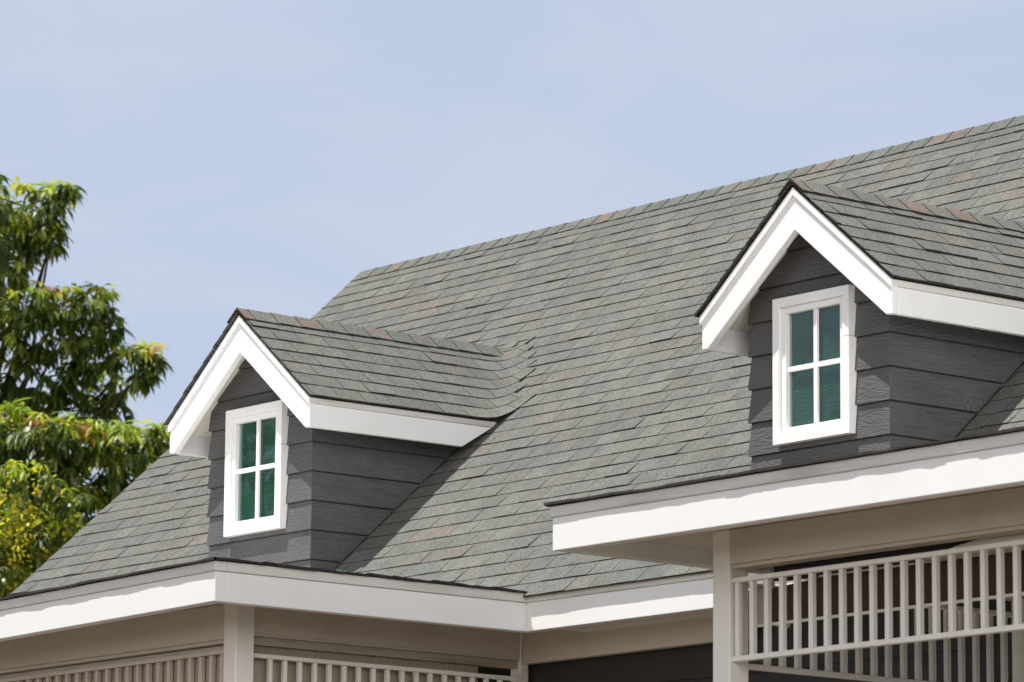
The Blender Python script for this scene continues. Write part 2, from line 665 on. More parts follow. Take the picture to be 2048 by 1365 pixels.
# rake boards on the left gable end
mb = MB()
for sgn in (-1, 1):
    ye = YR + sgn * (YR - YE)
    mb.prism([(XL - 0.03, ye, ZE - 0.005), (XL - 0.03, YR, ZR - 0.005), (XL - 0.03, YR, ZR - 0.36), (XL - 0.03, ye, ZE - 0.36)], 0, 0, WHITE, (0.055, 0, 0))
mb.build('rake_fascia', roof)

# walls of the house
YWALL = 26.75
mb = MB()
zt = 4.35
g = -ZG / K


def lap_wall_y(mb, x0, x1, y, z0, z1, expo=0.30, mat=SIDING, top=None, d0=0.008, d1=0.034):
    """lap boards facing -Y"""
    k = 0
    z = z1
    while z > z0 + 1e-4:
        zb = max(z - expo, z0)
        if top is None:
            xa0, xa1, xb0, xb1 = x0, x1, x0, x1
        P = [(x0, y - d1, zb), (x1, y - d1, zb), (x1, y - d0, z), (x0, y - d0, z)]
        Q = [(x0, y, zb), (x1, y, zb), (x1, y, z), (x0, y, z)]
        P = [W(*p) for p in P]
        Q = [W(*p) for p in Q]
        mb.faces(P + Q, [(0, 1, 2, 3), (7, 6, 5, 4), (0, 4, 5, 1), (1, 5, 6, 2), (3, 2, 6, 7), (0, 3, 7, 4)], mat)
        z = zb


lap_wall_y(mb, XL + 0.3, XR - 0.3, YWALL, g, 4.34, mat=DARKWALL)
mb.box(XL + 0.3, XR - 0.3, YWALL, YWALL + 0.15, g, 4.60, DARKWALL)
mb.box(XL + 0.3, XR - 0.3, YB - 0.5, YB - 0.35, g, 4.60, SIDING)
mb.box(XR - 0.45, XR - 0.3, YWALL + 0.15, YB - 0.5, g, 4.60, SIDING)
# left gable wall
mb.prism([(XL + 0.3, YWALL + 0.15, g), (XL + 0.3, YB - 0.5, g), (XL + 0.3, YB - 0.5, 5.2), (XL + 0.3, YR, ZR - 0.2), (XL + 0.3, YWALL + 0.15, 5.3)], 0, 0, SIDING, (0.15, 0, 0))
mb.prism([(XR - 0.3, YWALL + 0.15, 4.6), (XR - 0.3, YB - 0.5, 4.6), (XR - 0.3, YB - 0.5, 5.2), (XR - 0.3, YR, ZR - 0.2), (XR - 0.3, YWALL + 0.15, 5.3)], 0, 0, SIDING, (-0.15, 0, 0))
wall = mb.build('wall', house)
mb = MB()
mb.box(-32.395, -29.2, 26.60, YWALL - 0.04, 4.343, 4.66, CREAM)
mb.build('frieze_board', wall, 0.004)
# soffit and fascia at the recessed middle eave
mb = MB()


def eave_fascia_x(mb, x0, x1, y, ztop, zbot, th=0.12, tx=(0, 0)):
    """board along X facing -Y with a proud top trim"""
    mb.box(x0, x1, y, y + th, zbot, ztop - 0.10, WHITE)
    mb.box(x0 + tx[0], x1 + tx[1], y - 0.018, y + th, ztop - 0.099, ztop - 0.012, TRIMAGED)


def eave_fascia_y(mb, y0, y1, x, ztop, zbot, th=0.12, out=1):
    xa, xb = sorted((x, x - out * th))
    mb.box(xa, xb, y0, y1, zbot, ztop - 0.10, WHITE)
    xa, xb = sorted((x + out * 0.018, x - out * th))
    mb.box(xa, xb, y0, y1, ztop - 0.099, ztop - 0.012, TRIMAGED)


eave_fascia_x(mb, XW1 - 0.1, XW2 + 0.1, YE, ZE - 0.0, ZBF, 0.12)
mb.build('eave_fascia', roof, 0.004)
mb = MB()
x = XW1 + 0.003
while x < XW2 - 0.003:
    mb.box(x, min(x + 0.172, XW2 - 0.003), YE + 0.121, 26.60 - 0.002, ZSO - 0.10, ZSO - 0.06, SOFFIT)
    x += 0.18
mb.box(XW1 + 0.003, XW2 - 0.003, YE + 0.121, 26.60 - 0.002, ZSO - 0.058, ZSO - 0.03, CORE)
mb.build('soffit', roof)


# ------------------------------------------------------------------ porches
def ragged_edge_x(mb, x0, x1, y, z, r_, depth=0.4):
    """shingle ends over an eave that runs along X (facing -Y)"""
    s = x0
    while s < x1:
        e = min(s + r_.uniform(0.22, 0.42), x1)
        n_ = 5
        ov = 0.051 + r_.uniform(-0.003, 0.003)
        h = r_.uniform(0.012, 0.02)
        pl = []
        for q in range(n_ + 1):
            xx = s + (e - s) * q / n_
            o_ = ov + 0.005 * noise.noise(Vector((xx * 7, y, 1)))
            dz = 0.010 * noise.noise(Vector((xx * 3.1, y, 9)))
            pl.append((xx, y - o_, z + dz))
        c = tabcol(PAL, r_)
        for q in range(n_):
            a, b_ = pl[q], pl[q + 1]
            A = (a[0], a[1], a[2] - 0.004)
            B = (b_[0], b_[1], b_[2] - 0.004)
            mb.poly([W(*A), W(*B), W(b_[0], b_[1], b_[2] + h), W(a[0], a[1], a[2] + h)], CORE)
            mb.poly([W(a[0], a[1], a[2] + h), W(b_[0], b_[1], b_[2] + h), W(b_[0], y + depth, z + 0.012), W(a[0], y + depth, z + 0.012)], SHINGLE, c)
            mb.poly([W(*B), W(*A), W(a[0], y + 0.1, z), W(b_[0], y + 0.1, z)], CORE)
        s = e


def ragged_edge_y(mb, y0, y1, x, z, r_, out=1, depth=0.4):
    s = y0
    while s < y1:
        e = min(s + r_.uniform(0.18, 0.34), y1)
        n_ = 5
        ov = 0.050 + r_.uniform(-0.006, 0.008)
        h = r_.uniform(0.007, 0.019)
        pl = []
        for q in range(n_ + 1):
            yy = s + (e - s) * q / n_
            o_ = ov + 0.007 * noise.noise(Vector((yy * 7, x, 1)))
            dz = 0.012 * noise.noise(Vector((yy * 3.1, x, 9))) + 0.008 * (0.5 - q / n_)
            pl.append((x + out * o_, yy, z + dz))
        c = tabcol(PAL, r_)
        for q in range(n_):
            a, b_ = pl[q], pl[q + 1]
            A = (a[0], a[1], a[2] - 0.004)
            B = (b_[0], b_[1], b_[2] - 0.004)
            mb.poly([W(*A), W(*B), W(b_[0], b_[1], b_[2] + h), W(a[0], a[1], a[2] + h)], CORE)
            mb.poly([W(a[0], a[1], a[2] + h), W(b_[0], b_[1], b_[2] + h), W(x - out * depth, b_[1], z + 0.012), W(x - out * depth, a[1], z + 0.012)], SHINGLE, c)
            mb.poly([W(*B), W(*A), W(x - out * 0.1, a[1], z), W(x - out * 0.1, b_[1], z)], CORE)
        s = e


YC = 23.20           # front face of columns and beams
YW = YWALL - 0.04


CLx0, CLx1 = -32.553, -32.357
CRx0, CRx1 = -25.870, -25.669


def porch(x0, x1, open_side, name, rs):
    """x0<x1; open_side = +1: side edge at x1 is seen from outside, -1: side edge at x0"""
    r_ = random.Random(rs)
    mb = MB()
    mb.box(x0 + 0.02, x1 - 0.02, YP + 0.02, 26.1, ZT - 0.012, ZT + 0.001, CORE)
    ragged_edge_x(mb, x0 - (0.05 if open_side < 0 else 0), x1 + (0.05 if open_side > 0 else 0), YP, ZT - 0.002, r_)
    xs = x1 if open_side > 0 else x0
    ragged_edge_y(mb, YP - 0.03, YE + (0.0 if open_side > 0 else 0.02), xs, ZT - 0.004, r_, open_side)
    mb.box(x0 + 0.35, x1 - 0.35, YP + 0.35, 26.1, ZT + 0.0015, ZT + 0.011, SHINGLE)
    sag = 0.017 if open_side > 0 else 0.0
    mb.droop(XW1, sag)
    pr = mb.build('porch_roof', house)
    mb = MB()
    eave_fascia_x(mb, x0, x1, YP, ZT - 0.0, ZBF, 0.12, (-0.018, 0) if open_side < 0 else (0, 0.018))
    mb.droop(XW1, sag)
    mb.build('front_fascia', pr, 0.004)
    mb = MB()
    eave_fascia_y(mb, YP + 0.1215, YE + (-0.001 if open_side > 0 else 0.35), xs, ZT - 0.0, ZBF, 0.12, open_side)
    mb.build('side_fascia', pr, 0.004)
    mb = MB()
    x = x0 + 0.121
    while x < x1 - 0.121:
        inside = (x + 0.17 < CLx0 + 0.1) if open_side > 0 else (x > CRx0 + 0.05)
        mb.box(x, min(x + 0.172, x1 - 0.121), YP + 0.121, (YC + 0.19) if inside else (YW - 0.16), ZSO, ZSO + 0.04, SOFFIT)
        x += 0.18
    mb.box(x0 + 0.121, x1 - 0.121, YP + 0.121, YW - 0.16, ZSO + 0.042, ZSO + 0.07, CORE)
    mb.build('soffit', pr)
    mb = MB()
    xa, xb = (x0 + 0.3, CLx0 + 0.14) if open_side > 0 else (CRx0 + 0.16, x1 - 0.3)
    mb.box(xa, xb, YC + 0.20, YW - 0.16, ZSO - 0.02, ZSO - 0.003, DARKIN)  # near-black sheet standing in for the shade of the unlit inner ceiling
    mb.build('ceiling_shade_sheet', pr)
    return pr


left_porch = porch(XL - 0.3, XW1, 1, 'left', 3)
right_porch = porch(XW2, XR + 0.3, -1, 'right', 5)
mb = MB()
for xa, xb in ((XL + 0.2, -32.2), (-25.95, XR - 0.2)):
    mb = MB()
    mb.box(xa, xb, YC - 0.3, YWALL - 0.035, g + 0.002, g + 0.75, CREAM)
    mb.build('porch_deck', house)


def column(xa, xb, ya, yb):
    mb = MB()
    mb.box(xa, xb, ya, yb, g + 0.752, ZSO - 0.002, COLW)
    return mb.build('porch_column', house, 0.006)


CLx0, CLx1 = -32.553, -32.357
CRx0, CRx1 = -25.870, -25.669
for xa in (CLx0, CLx0 - 4.6, CLx0 - 9.0):
    column(xa, xa + 0.196, YC, YC + 0.206)
column(CLx0, CLx0 + 0.15, 26.585, 26.69)
for xa in (CRx0, CRx0 + 4.9, CRx0 + 9.6):
    column(xa, xa + 0.201, YC, YC + 0.206)
column(CRx0, CRx0 + 0.15, 26.585, 26.69)


def beam_x(xa, xb, zb):
    mb = MB()
    mb.box(xa, xb, YC + 0.004, YC + 0.18, zb + 0.035, ZSO - 0.004, CREAM)
    mb.box(xa, xb, YC + 0.022, YC + 0.17, zb, zb + 0.034, CREAM)
    return mb.build('porch_beam', house, 0.004)


beam_x(CLx0 - 4.4, CLx0 - 0.002, 4.305)
beam_x(CLx0 - 8.8, CLx0 - 4.602, 4.305)
beam_x(CRx1 + 0.002, CRx0 + 4.898, 4.352)
beam_x(CRx0 + 5.103, CRx0 + 9.598, 4.352)
# beams along Y
mb = MB()
mb.box(CLx1 - 0.19, CLx1 - 0.05, YC + 0.208, 26.583, 4.395, ZSO - 0.004, CREAM)
mb.box(CLx1 - 0.19, CLx1 - 0.042, YC + 0.208, 26.583, 4.377, 4.394, CREAM)
mb.build('porch_beam', house, 0.003)
mb = MB()
mb.box(CLx1 - 0.17, CLx1 - 0.085, YC + 0.208, 26.583, 4.300, 4.376, AGED)
mb.build('aged_board', house, 0.003)
mb = MB()
mb.box(CRx0 + 0.01, CRx0 + 0.15, YC + 0.208, 26.583, 4.38, ZSO - 0.004, CREAM)
mb.build('porch_beam', house, 0.003)


# hanging friezes of square balusters
def frieze(axis, a0, a1, c, zt, zb, pitch, first, wt=0.045, CW=None):
    """axis 'x': runs along X at y=c; axis 'y': runs along Y at x=c"""
    CW = CW or COLW
    e = subempty('porch_frieze', house)
    rr = random.Random(int(a0 * 100))
    for nm, z0, z1, d in (('top_rail', zt - 0.038, zt, 0.050), ('bottom_rail', zb, zb + 0.042, 0.056)):
        mb = MB()
        if axis == 'x':
            mb.box(a0, a1, c - 0.012, c + d, z0, z1, CW)
        else:
            mb.box(c - d, c + 0.012, a0, a1, z0, z1, CW)
        mb.build(nm, e, 0.003)
    s = a0 + first
    proto = None
    cnt = 0
    while s + wt < a1 - 0.02 and cnt < 60:
        if proto is None:
            mb = MB()
            if axis == 'x':
                mb.box(s, s + wt, c + 0.002, c + 0.002 + wt, zb + 0.043, zt - 0.039, CW)
            else:
                mb.box(c - 0.002 - wt, c - 0.002, s, s + wt, zb + 0.043, zt - 0.039, CW)
            proto = mb.build('baluster', e, 0.002)
            p0 = s
        else:
            o_ = proto.copy()
            COL.objects.link(o_)
            o_.parent = e
            dd = (s - p0) * K
            jit = rr.uniform(-0.002, 0.002)
            o_.location = (dd + jit, 0, 0) if axis == 'x' else (0, dd + jit, 0)
        s += pitch
        cnt += 1
    return e


frieze('x', CRx1 + 0.002, CRx0 + 4.898, YC + 0.03, 4.277, 3.612, 0.1698, 0.026)
frieze('y', YC + 0.208, 26.583, CRx1 - 0.10, 4.272, 3.582, 0.1687, 0.288)
frieze('x', CLx0 - 4.4, CLx0 - 0.002, YC + 0.03, 4.25, 3.60, 0.1698, 0.06, 0.045, CREAM)
frieze('y', YC + 0.208, 26.583, CLx1 - 0.05, 4.216, 3.57, 0.1700, 0.207, 0.041)

# dark roller blind hanging inside the right porch
bl = thing('roller_blind', W(-23.1, YC + 0.30, 3.9), 'dark brown roller blind hanging behind the balusters of the right porch', 'blind', None)
mb = MB()
mb.prism([(-25.55, YC + 0.26, 3.925), (-21.1, YC + 0.26, 3.925), (-21.1, YC + 0.26, 4.236), (-24.9, YC + 0.26, 4.236), (-25.55, YC + 0.26, 4.188)], 0, 0, BLIND, (0, 0.008, 0))
mb.build('fabric', bl)
mb = MB()
mb.box(-25.62, -21.1, YC + 0.252, YC + 0.276, 3.902, 3.924, COLW)
mb.build('bottom_bar', bl)
mb = MB()
mb.box(-24.90, -21.1, YC + 0.25, YC + 0.33, 4.237, 4.250, COLW)
mb.box(-25.42, -21.1, YC + 0.25, YC + 0.33, 4.251, 4.46, DARKIN)
mb.build('head_box', bl)
# cream blinds inside the left porch
bl = thing('roller_blind', W(CLx1 - 0.2, 24.4, 3.5), 'cream roller blind hanging behind the right side balusters of the left porch', 'blind', None)
mb = MB()
mb.box(CLx1 - 0.160, CLx1 - 0.152, YC + 0.24, 26.15, 3.3, 4.299, CBLIND)
mb.build('fabric', bl)
bl = thing('roller_blind', W(-34.5, YC + 0.1, 3.5), 'cream roller blind hanging close behind the front balusters of the left porch', 'blind', None)
mb = MB()
mb.box(CLx0 - 4.3, CLx0 - 0.01, YC + 0.090, YC + 0.096, 3.3, 4.24, CBLIND)
mb.build('fabric', bl)
mb = MB()
mb.box(CLx0 - 4.3, CLx0 - 0.01, YC + 0.086, YC + 0.12, 4.241, 4.296, CREAM)
mb.build('top_bar', bl, 0.003)
# cream board behind the beam, right porch, and a rain pipe by the column
mb = MB()
mb.prism([(-23.75, YC + 0.20, 4.24), (-21.2, YC + 0.20, 4.24), (-21.2, YC + 0.20, 4.40), (-22.95, YC + 0.20, 4.375), (-23.35, YC + 0.20, 4.325)], 0, 0, CREAM, (0, 0.03, 0))
mb.build('trim_board', house)
mb = MB()
mb.tube([W(-25.60, YC + 0.36, 4.66), W(-25.60, YC + 0.36, 4.04), W(-25.62, YC + 0.42, 3.98), W(-25.66, YC + 0.60, 3.96)], [0.03, 0.03, 0.03, 0.03], COLW, 12)
mb.build('rain_pipe', house)
mb = MB()
mb.box(-25.80, -25.575, YC + 0.30, YC + 0.325, 3.93, 4.215, CREAM)
mb.build('corner_board', house, 0.003)

# ------------------------------------------------------------------ dormers
XD, ZD, SD = -36.293, 8.216, 8.387
WD, ZDE, TF, TI = 1.228, 7.220, 0.320, 0.397
OV, WW = 0.305, 0.878
PD = (ZD - ZDE) / WD
YDW = YF + OV
LD = sqrt(1 + PD * PD)


def dormer(xc, seed):
    global rnd
    rnd = random.Random(seed)
    e = subempty('dormer', house)
    # ---- siding: front wall boards clipped by the roof line, side walls boards clipped by the main slope
    mb = MB()
    zlines = [ZD - 1.09 - 0.302 * k for k in range(-4, 8)]
    zs_top = ZD - 0.16

    def half(z):
        return min(WW, (zs_top - z) / PD)
    for zb in zlines:
        z1 = min(zb + 0.302, zs_top - 0.02)
        if zb > zs_top - 0.05 or zb < 4.7:
            continue
        seg = [zb]
        zk = zs_top - WW * PD
        if zb < zk < z1:
            seg.append(zk)
        wz = (5.9659 + 0.09, 7.2859 - 0.09)
        for q in wz:
            if zb < q < z1:
                seg.append(q)
        seg.append(z1)
        seg.sort()
        for a, b_ in zip(seg[:-1], seg[1:]):
            def dd(z):
                return 0.034 - 0.026 * (z - zb) / 0.302
            ha, hb = half(a), half(b_)
            ea = 0.012 + (0.034 - 0.026 * (a - zb) / 0.302 if ha >= WW - 1e-6 else -0.01)
            ea = dd(a) if ha >= WW - 1e-6 else 0
            eb = dd(b_) if hb >= WW - 1e-6 else 0
            P = [W(xc - ha - ea, YDW - dd(a), a), W(xc + ha + ea, YDW - dd(a), a), W(xc + hb + eb, YDW - dd(b_), b_), W(xc - hb - eb, YDW - dd(b_), b_)]
            if a >= wz[0] - 1e-6 and b_ <= wz[1] + 1e-6:
                xl, xr = xc - 0.5095 + 0.07, xc + 0.4757 - 0.07
                mb.poly([P[0], W(xl, YDW - dd(a), a), W(xl, YDW - dd(b_), b_), P[3]], SIDING)
                mb.poly([W(xr, YDW - dd(a), a), P[1], P[2], W(xr, YDW - dd(b_), b_)], SIDING)
                if a == zb:
                    mb.poly([W(xc - ha - ea, YDW, a), W(xl, YDW, a), W(xl, YDW - dd(a), a), P[0]], SIDING)
                    mb.poly([W(xr, YDW, a), W(xc + ha + ea, YDW, a), P[1], W(xr, YDW - dd(a), a)], SIDING)
            else:
                mb.poly(P, SIDING)
                if a == zb:
                    mb.poly([W(xc - ha - ea, YDW, a), W(xc + ha + ea, YDW, a), P[1], P[0]], SIDING)
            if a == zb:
                gp = 0.013  # dark strip under each board butt, painting in its gap shadow
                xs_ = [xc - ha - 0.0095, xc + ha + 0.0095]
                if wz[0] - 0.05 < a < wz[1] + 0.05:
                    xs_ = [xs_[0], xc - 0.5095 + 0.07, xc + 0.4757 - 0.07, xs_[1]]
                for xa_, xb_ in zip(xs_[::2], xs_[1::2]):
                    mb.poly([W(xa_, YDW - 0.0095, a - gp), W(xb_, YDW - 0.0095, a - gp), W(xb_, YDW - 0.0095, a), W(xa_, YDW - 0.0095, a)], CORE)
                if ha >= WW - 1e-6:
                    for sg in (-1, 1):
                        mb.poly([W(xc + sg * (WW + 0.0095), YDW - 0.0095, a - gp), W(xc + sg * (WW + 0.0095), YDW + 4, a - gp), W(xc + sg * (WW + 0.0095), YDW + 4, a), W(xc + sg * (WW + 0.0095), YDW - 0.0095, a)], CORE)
            if ha >= WW - 1e-6:
                for sg in (-1, 1):
                    mb.poly([W(xc + sg * (WW + dd(a)), YDW - dd(a), a), W(xc + sg * (WW + dd(a)), YDW + 4, a),
                             W(xc + sg * (WW + dd(b_)), YDW + 4, b_), W(xc + sg * (WW + dd(b_)), YDW - dd(b_), b_)][::sg], SIDING)
                    if a == zb:
                        mb.poly([W(xc + sg * WW, YDW - 0.0, a), W(xc + sg * WW, YDW + 4, a), W(xc + sg * (WW + dd(a)), YDW + 4, a), W(xc + sg * (WW + dd(a)), YDW - dd(a), a)], SIDING)
    mb.build('siding', e)
    # ---- thin dark strip where the side wall meets the slope
    mb = MB()
    for sg in (-1, 1):
        mb = MB()
        a = Vector((xc + sg * (WW + 0.036), YF + 0.2, zmain(YF + 0.2) + 0.017))
        b_ = Vector((xc + sg * (WW + 0.036), YF + 2.6, zmain(YF + 2.6) + 0.017))
        o_ = Vector((sg * 0.03, 0, 0))
        mb.poly([W(*a), W(*(a + o_)), W(*(b_ + o_)), W(*b_)], CORE)
        mb.build('wall_base_strip', e)
    # ---- roof: sheathing + shingles folded into the main slope
    mb = MB()
    yend = YF + (ZD - ZP) / PIT
    yend_e = YF + (ZDE - ZP) / PIT
    for sg in (-1, 1):
        Td = Vector((-sg, 0, PD)) / LD          # up slope
        Nd = Vector((sg * PD, 0, 1)) / LD
        Sy = Vector((0, 1, 0))
        P_e = Vector((xc + sg * WD, YF, ZDE))
        Lw = WD * LD
        # sheathing panel (thin solid)
        pts = [Vector((xc, YF + 0.02, ZD)), Vector((xc + sg * WD, YF + 0.02, ZDE)), Vector((xc + sg * WD, yend_e, ZDE)), Vector((xc, yend, ZD))]
        lo = [p - Nd * 0.06 for p in pts]
        pts = [p + Nd * 0.024 for p in pts]
        P = [W(*p) for p in pts] + [W(*p) for p in lo]
        mb.faces(P, [(0, 1, 2, 3), (7, 6, 5, 4), (0, 4, 5, 1), (1, 5, 6, 2), (2, 6, 7, 3)], CORE)
        # valley line
        V0 = Vector((xc + sg * WD, yend_e, ZDE))
        V1 = Vector((xc, yend, ZD))
        vd = (V1 - V0).normalized()
        ein = vd.cross(Nd)
        if ein.y < 0:
            ein = -ein                 # in the dormer plane, pointing past the valley
        Nm = Vector((0, -PIT, 1)) / L
        emn = Nm.cross(vd)
        if emn.y < 0:
            emn = -emn                 # in the main plane, pointing up and away
        ang = math.acos(max(-1, min(1, ein.dot(emn))))
        RHO = 0.55

        def fold(p, h, Nd=Nd, V0=V0, vd=vd, ein=ein, emn=emn, ang=ang, Nm=Nm):
            q = p - Nd * h - V0
            v = q.dot(vd)
            u = q.dot(ein)
            ar = RHO * ang / 2
            tl_ = RHO * math.tan(ang / 2)
            if u < -ar:
                return V0 + vd * v + ein * (u - (tl_ - ar)) * 1.0 + ein * (tl_ - ar) + Nd * h if False else V0 + vd * v + ein * u + Nd * h
            # centre of the bending circle above both planes
            if u > ar:
                return V0 + vd * v + emn * u + Nm * (h * 0.34 + 0.006)
            f_ = (u + ar) / (2 * ar)
            # smooth blend between the planes (quadratic bezier through the valley)
            A = ein * (-ar)
            B = emn * ar
            Cc = (A * (1 - f_) ** 2) + (B * f_ ** 2)
            Nn = (Nd * (1 - f_) + Nm * f_).normalized()
            return V0 + vd * v + Cc + Nn * (h * (1 - 0.66 * f_) + 0.006 * f_)

        def clip(tm, sg=sg, Lw=Lw, yend_e=yend_e, yend=yend, P_e=P_e):
            fr_ = min(1, max(0, tm / Lw))
            yv = yend_e + (yend - yend_e) * fr_
            return (-0.045, yv - YF + 0.30 + rnd.uniform(-0.12, 0.12))
        nc = int((Lw + 0.05) / EXP) + 1
        slope_shingles(mb, P_e - Td * 0.05, Sy, Td, Nd, 0, 1, 0.0, nc, tlast=Lw + 0.045, clip=clip, fold=fold, hmul=1.15, off=0.026)
    rf = mb.build('dormer_roof', e)
    mb = MB()
    TA = Vector((1, 0, -PD)) / LD
    TB = Vector((-1, 0, -PD)) / LD
    NA = Vector((PD, 0, 1)) / LD
    NB = Vector((-PD, 0, 1)) / LD
    ridge_caps(mb, Vector((xc, yend + 0.10, ZD + 0.044)), Vector((0, -1, 0)), TA, TB, NA, NB, yend + 0.10 - YF + 0.05, 0.30, 0.20, random.Random(seed + 5))
    mb.build('ridge_cap', e)
    # ---- rake fascia: an inverted V with plumb cut ends
    mb = MB()
    th = 0.075
    ztip = ZDE - TF
    # lower edge from inner apex to the short level cut
    xcut = WD - 0.075
    zcut = ztip
    for sg in (-1, 1):
        prof = [(xc, YF, ZD - 0.03), (xc + sg * WD, YF, ZDE - 0.03), (xc + sg * WD, YF, ztip), (xc + sg * xcut, YF, zcut), (xc, YF, ZD - TI)]
        mb.prism(prof, 0, 0, WHITE, (0, th, 0))
    mb.build('rake_fascia', e, 0.004)
    mb = MB()
    for sg in (-1, 1):
        d = 0.075
        prof = [(xc, YF - 0.022, ZD - 0.012), (xc + sg * (WD + 0.012), YF - 0.022, ZDE - 0.020), (xc + sg * (WD + 0.012), YF - 0.022, ZDE - 0.02 - d), (xc, YF - 0.022, ZD - 0.012 - d)]
        mb.prism(prof, 0, 0, WHITE, (0, 0.0215, 0))
    mb.build('rake_trim', e, 0.003)
    # ---- side fascia running back to the slope
    mb = MB()
    ysf = YF + (ZDE - ZP) / PIT
    for sg in (-1, 1):
        mb = MB()
        x1_ = xc + sg * (WD + 0.001)
        yb = ztip
        zt_ = ZDE - 0.022
        y_top = YF + (zt_ - ZP) / PIT - 0.10
        y_bot = YF + (ztip - ZP) / PIT - 0.16
        prof = [(x1_, YF + th + 0.001, zt_ - 0.06), (x1_, y_top, zt_ - 0.06), (x1_, y_bot, ztip), (x1_, YF + th + 0.001, ztip)]
        mb.prism(prof, 0, 0, WHITE, (-sg * 0.06, 0, 0))
        prof = [(x1_ + sg * 0.014, YF + 0.001, zt_), (x1_ + sg * 0.014, y_top + 0.05, zt_), (x1_ + sg * 0.014, y_top, zt_ - 0.058), (x1_ + sg * 0.014, YF + 0.001, zt_ - 0.058)]
        mb.prism(prof, 0, 0, TRIMAGED, (-sg * 0.07, 0, 0))
        mb.build('side_fascia', e, 0.003)
    # ---- sloped soffit under the rake overhang and beside the walls
    mb = MB()
    so = 0.155
    for sg in (-1, 1):
        xo = WD - 0.062
        def zs(xx):
            return ZD - so - PD * xx
        prof = [(xc, YF + th + 0.001, zs(0)), (xc + sg * xo, YF + th + 0.001, zs(xo)), (xc + sg * xo, YF + th + 0.001, zs(xo) + 0.05), (xc, YF + th + 0.001, zs(0) + 0.05)]
        mb.prism(prof, 0, 0, SOFFIT, (0, yend_e - YF - th - 0.2, 0))
    sf = mb.build('soffit', e)
    mb = MB()
    for sg in (-1, 1):
        for (xa, xb, yy) in ((0.30, 0.56, 0.17), (0.80, 1.02, 0.12), (0.74, 1.0, 0.205), (0.16, 0.26, 0.17)):
            Ns = Vector((-sg * PD, 0, -1)) / LD
            mb = MB()
            A = Vector((xc + sg * xa, YF + yy, ZD - so - PD * xa)) + Ns * 0.002
            B = Vector((xc + sg * xb, YF + yy, ZD - so - PD * xb)) + Ns * 0.002
            o_ = Vector((0, 0.017, 0))
            mb.poly([W(*A), W(*B), W(*(B + o_)), W(*(A + o_))], SLOT)
            mb.build('vent_slot', e)
    # ---- window
    wx0, wx1, wz0, wz1 = xc - 0.5095, xc + 0.4757, 5.9659, 7.2859
    yf = YDW - 0.034 - 0.070
    yb = YDW - 0.004
    cw = 0.085 / 0.78
    mb = MB()

    def ring(x0, x1, z0, z1, w, ya, yb_, mat, inner_back=None, mitre=True):
        """mitred picture frame"""
        o4 = [(x0, z0), (x1, z0), (x1, z1), (x0, z1)]
        i4 = [(x0 + w, z0 + w), (x1 - w, z0 + w), (x1 - w, z1 - w), (x0 + w, z1 - w)]
        for k in range(4):
            a, b2, c2, d2 = o4[k], o4[(k + 1) % 4], i4[(k + 1) % 4], i4[k]
            fr_ = [W(p[0], ya, p[1]) for p in (a, b2, c2, d2)]
            bk = [W(p[0], yb_, p[1]) for p in (a, b2, c2, d2)]
            mb.faces(fr_ + bk, [(0, 1, 2, 3), (7, 6, 5, 4), (0, 4, 5, 1), (1, 5, 6, 2), (2, 6, 7, 3), (3, 7, 4, 0)], mat)
    ring(wx0, wx1, wz0, wz1, cw * 0.78, yf, yb, WHITE)
    zj = wz0 + (wz1 - wz0) * 0.655
    mb.box(wx1 - cw * 0.78 + 0.004, wx1 + 0.0012, yf - 0.0012, yf + 0.09, zj, zj + 0.0045, SLOT)
    mb.box(xc + 0.012, xc + 0.022, yf - 0.0012, yf + 0.01, wz0 + 0.036, wz0 + 0.046, SLOT)
    wf = mb.build('window_frame', e, 0.004)
    mb = MB()
    ring(wx0 + cw * 0.78 + 0.001, wx1 - cw * 0.78 - 0.001, wz0 + cw * 0.78 + 0.001, wz1 - cw * 0.78 - 0.001, 0.058, yf + 0.030, yb + 0.02, WHITE)
    mb.build('sash', e, 0.003)
    ix0, ix1, iz0, iz1 = wx0 + cw * 0.78 + 0.059, wx1 - cw * 0.78 - 0.059, wz0 + cw * 0.78 + 0.059, wz1 - cw * 0.78 - 0.059
    mb = MB()
    xm, zm = (ix0 + ix1) / 2 + 0.012, (iz0 + iz1) / 2 + 0.01
    w = 0.024
    mb.box(xm - w, xm + w, yf + 0.050, yf + 0.0765, iz0 - 0.01, iz1 + 0.01, WHITE)
    mb.box(ix0 - 0.01, xm - w - 0.0005, yf + 0.053, yf + 0.0765, zm - w, zm + w, WHITE)
    mb.box(xm + w + 0.0005, ix1 + 0.01, yf + 0.053, yf + 0.0765, zm - w, zm + w, WHITE)
    mb.build('muntin', e, 0.002)
    mb = MB()
    mb.box(ix0 - 0.02, ix1 + 0.02, yf + 0.077, yf + 0.081, iz0 - 0.02, iz1 + 0.02, GLASS)
    mb.build('window_pane', e)
    mb = MB()
    mb.box(ix0 - 0.02, ix1 + 0.02, yf + 0.105, yf + 0.115, iz0 - 0.02, iz1 + 0.02, GREEN)
    mb.build('backing_board', e)
    return e


dormer(XD, 11)
dormer(XD + SD, 29)

# ------------------------------------------------------------------ ground
gm = MB()
gm.poly([(-900, -900, 0), (900, -900, 0), (900, 900, 0), (-900, 900, 0)], GROUND)
gr_ = gm.build('ground')
gr_['kind'] = 'structure'


# ------------------------------------------------------------------ trees
def ray_pt(u, v, D):
    """a point D metres away, seen from the survey station"""
    d = Fv + R2 * ((u - 1024) / 8766.78) - U2 * ((v - 682.5) / 8766.78)
    return d * D + Vector((0, 0, ZG))


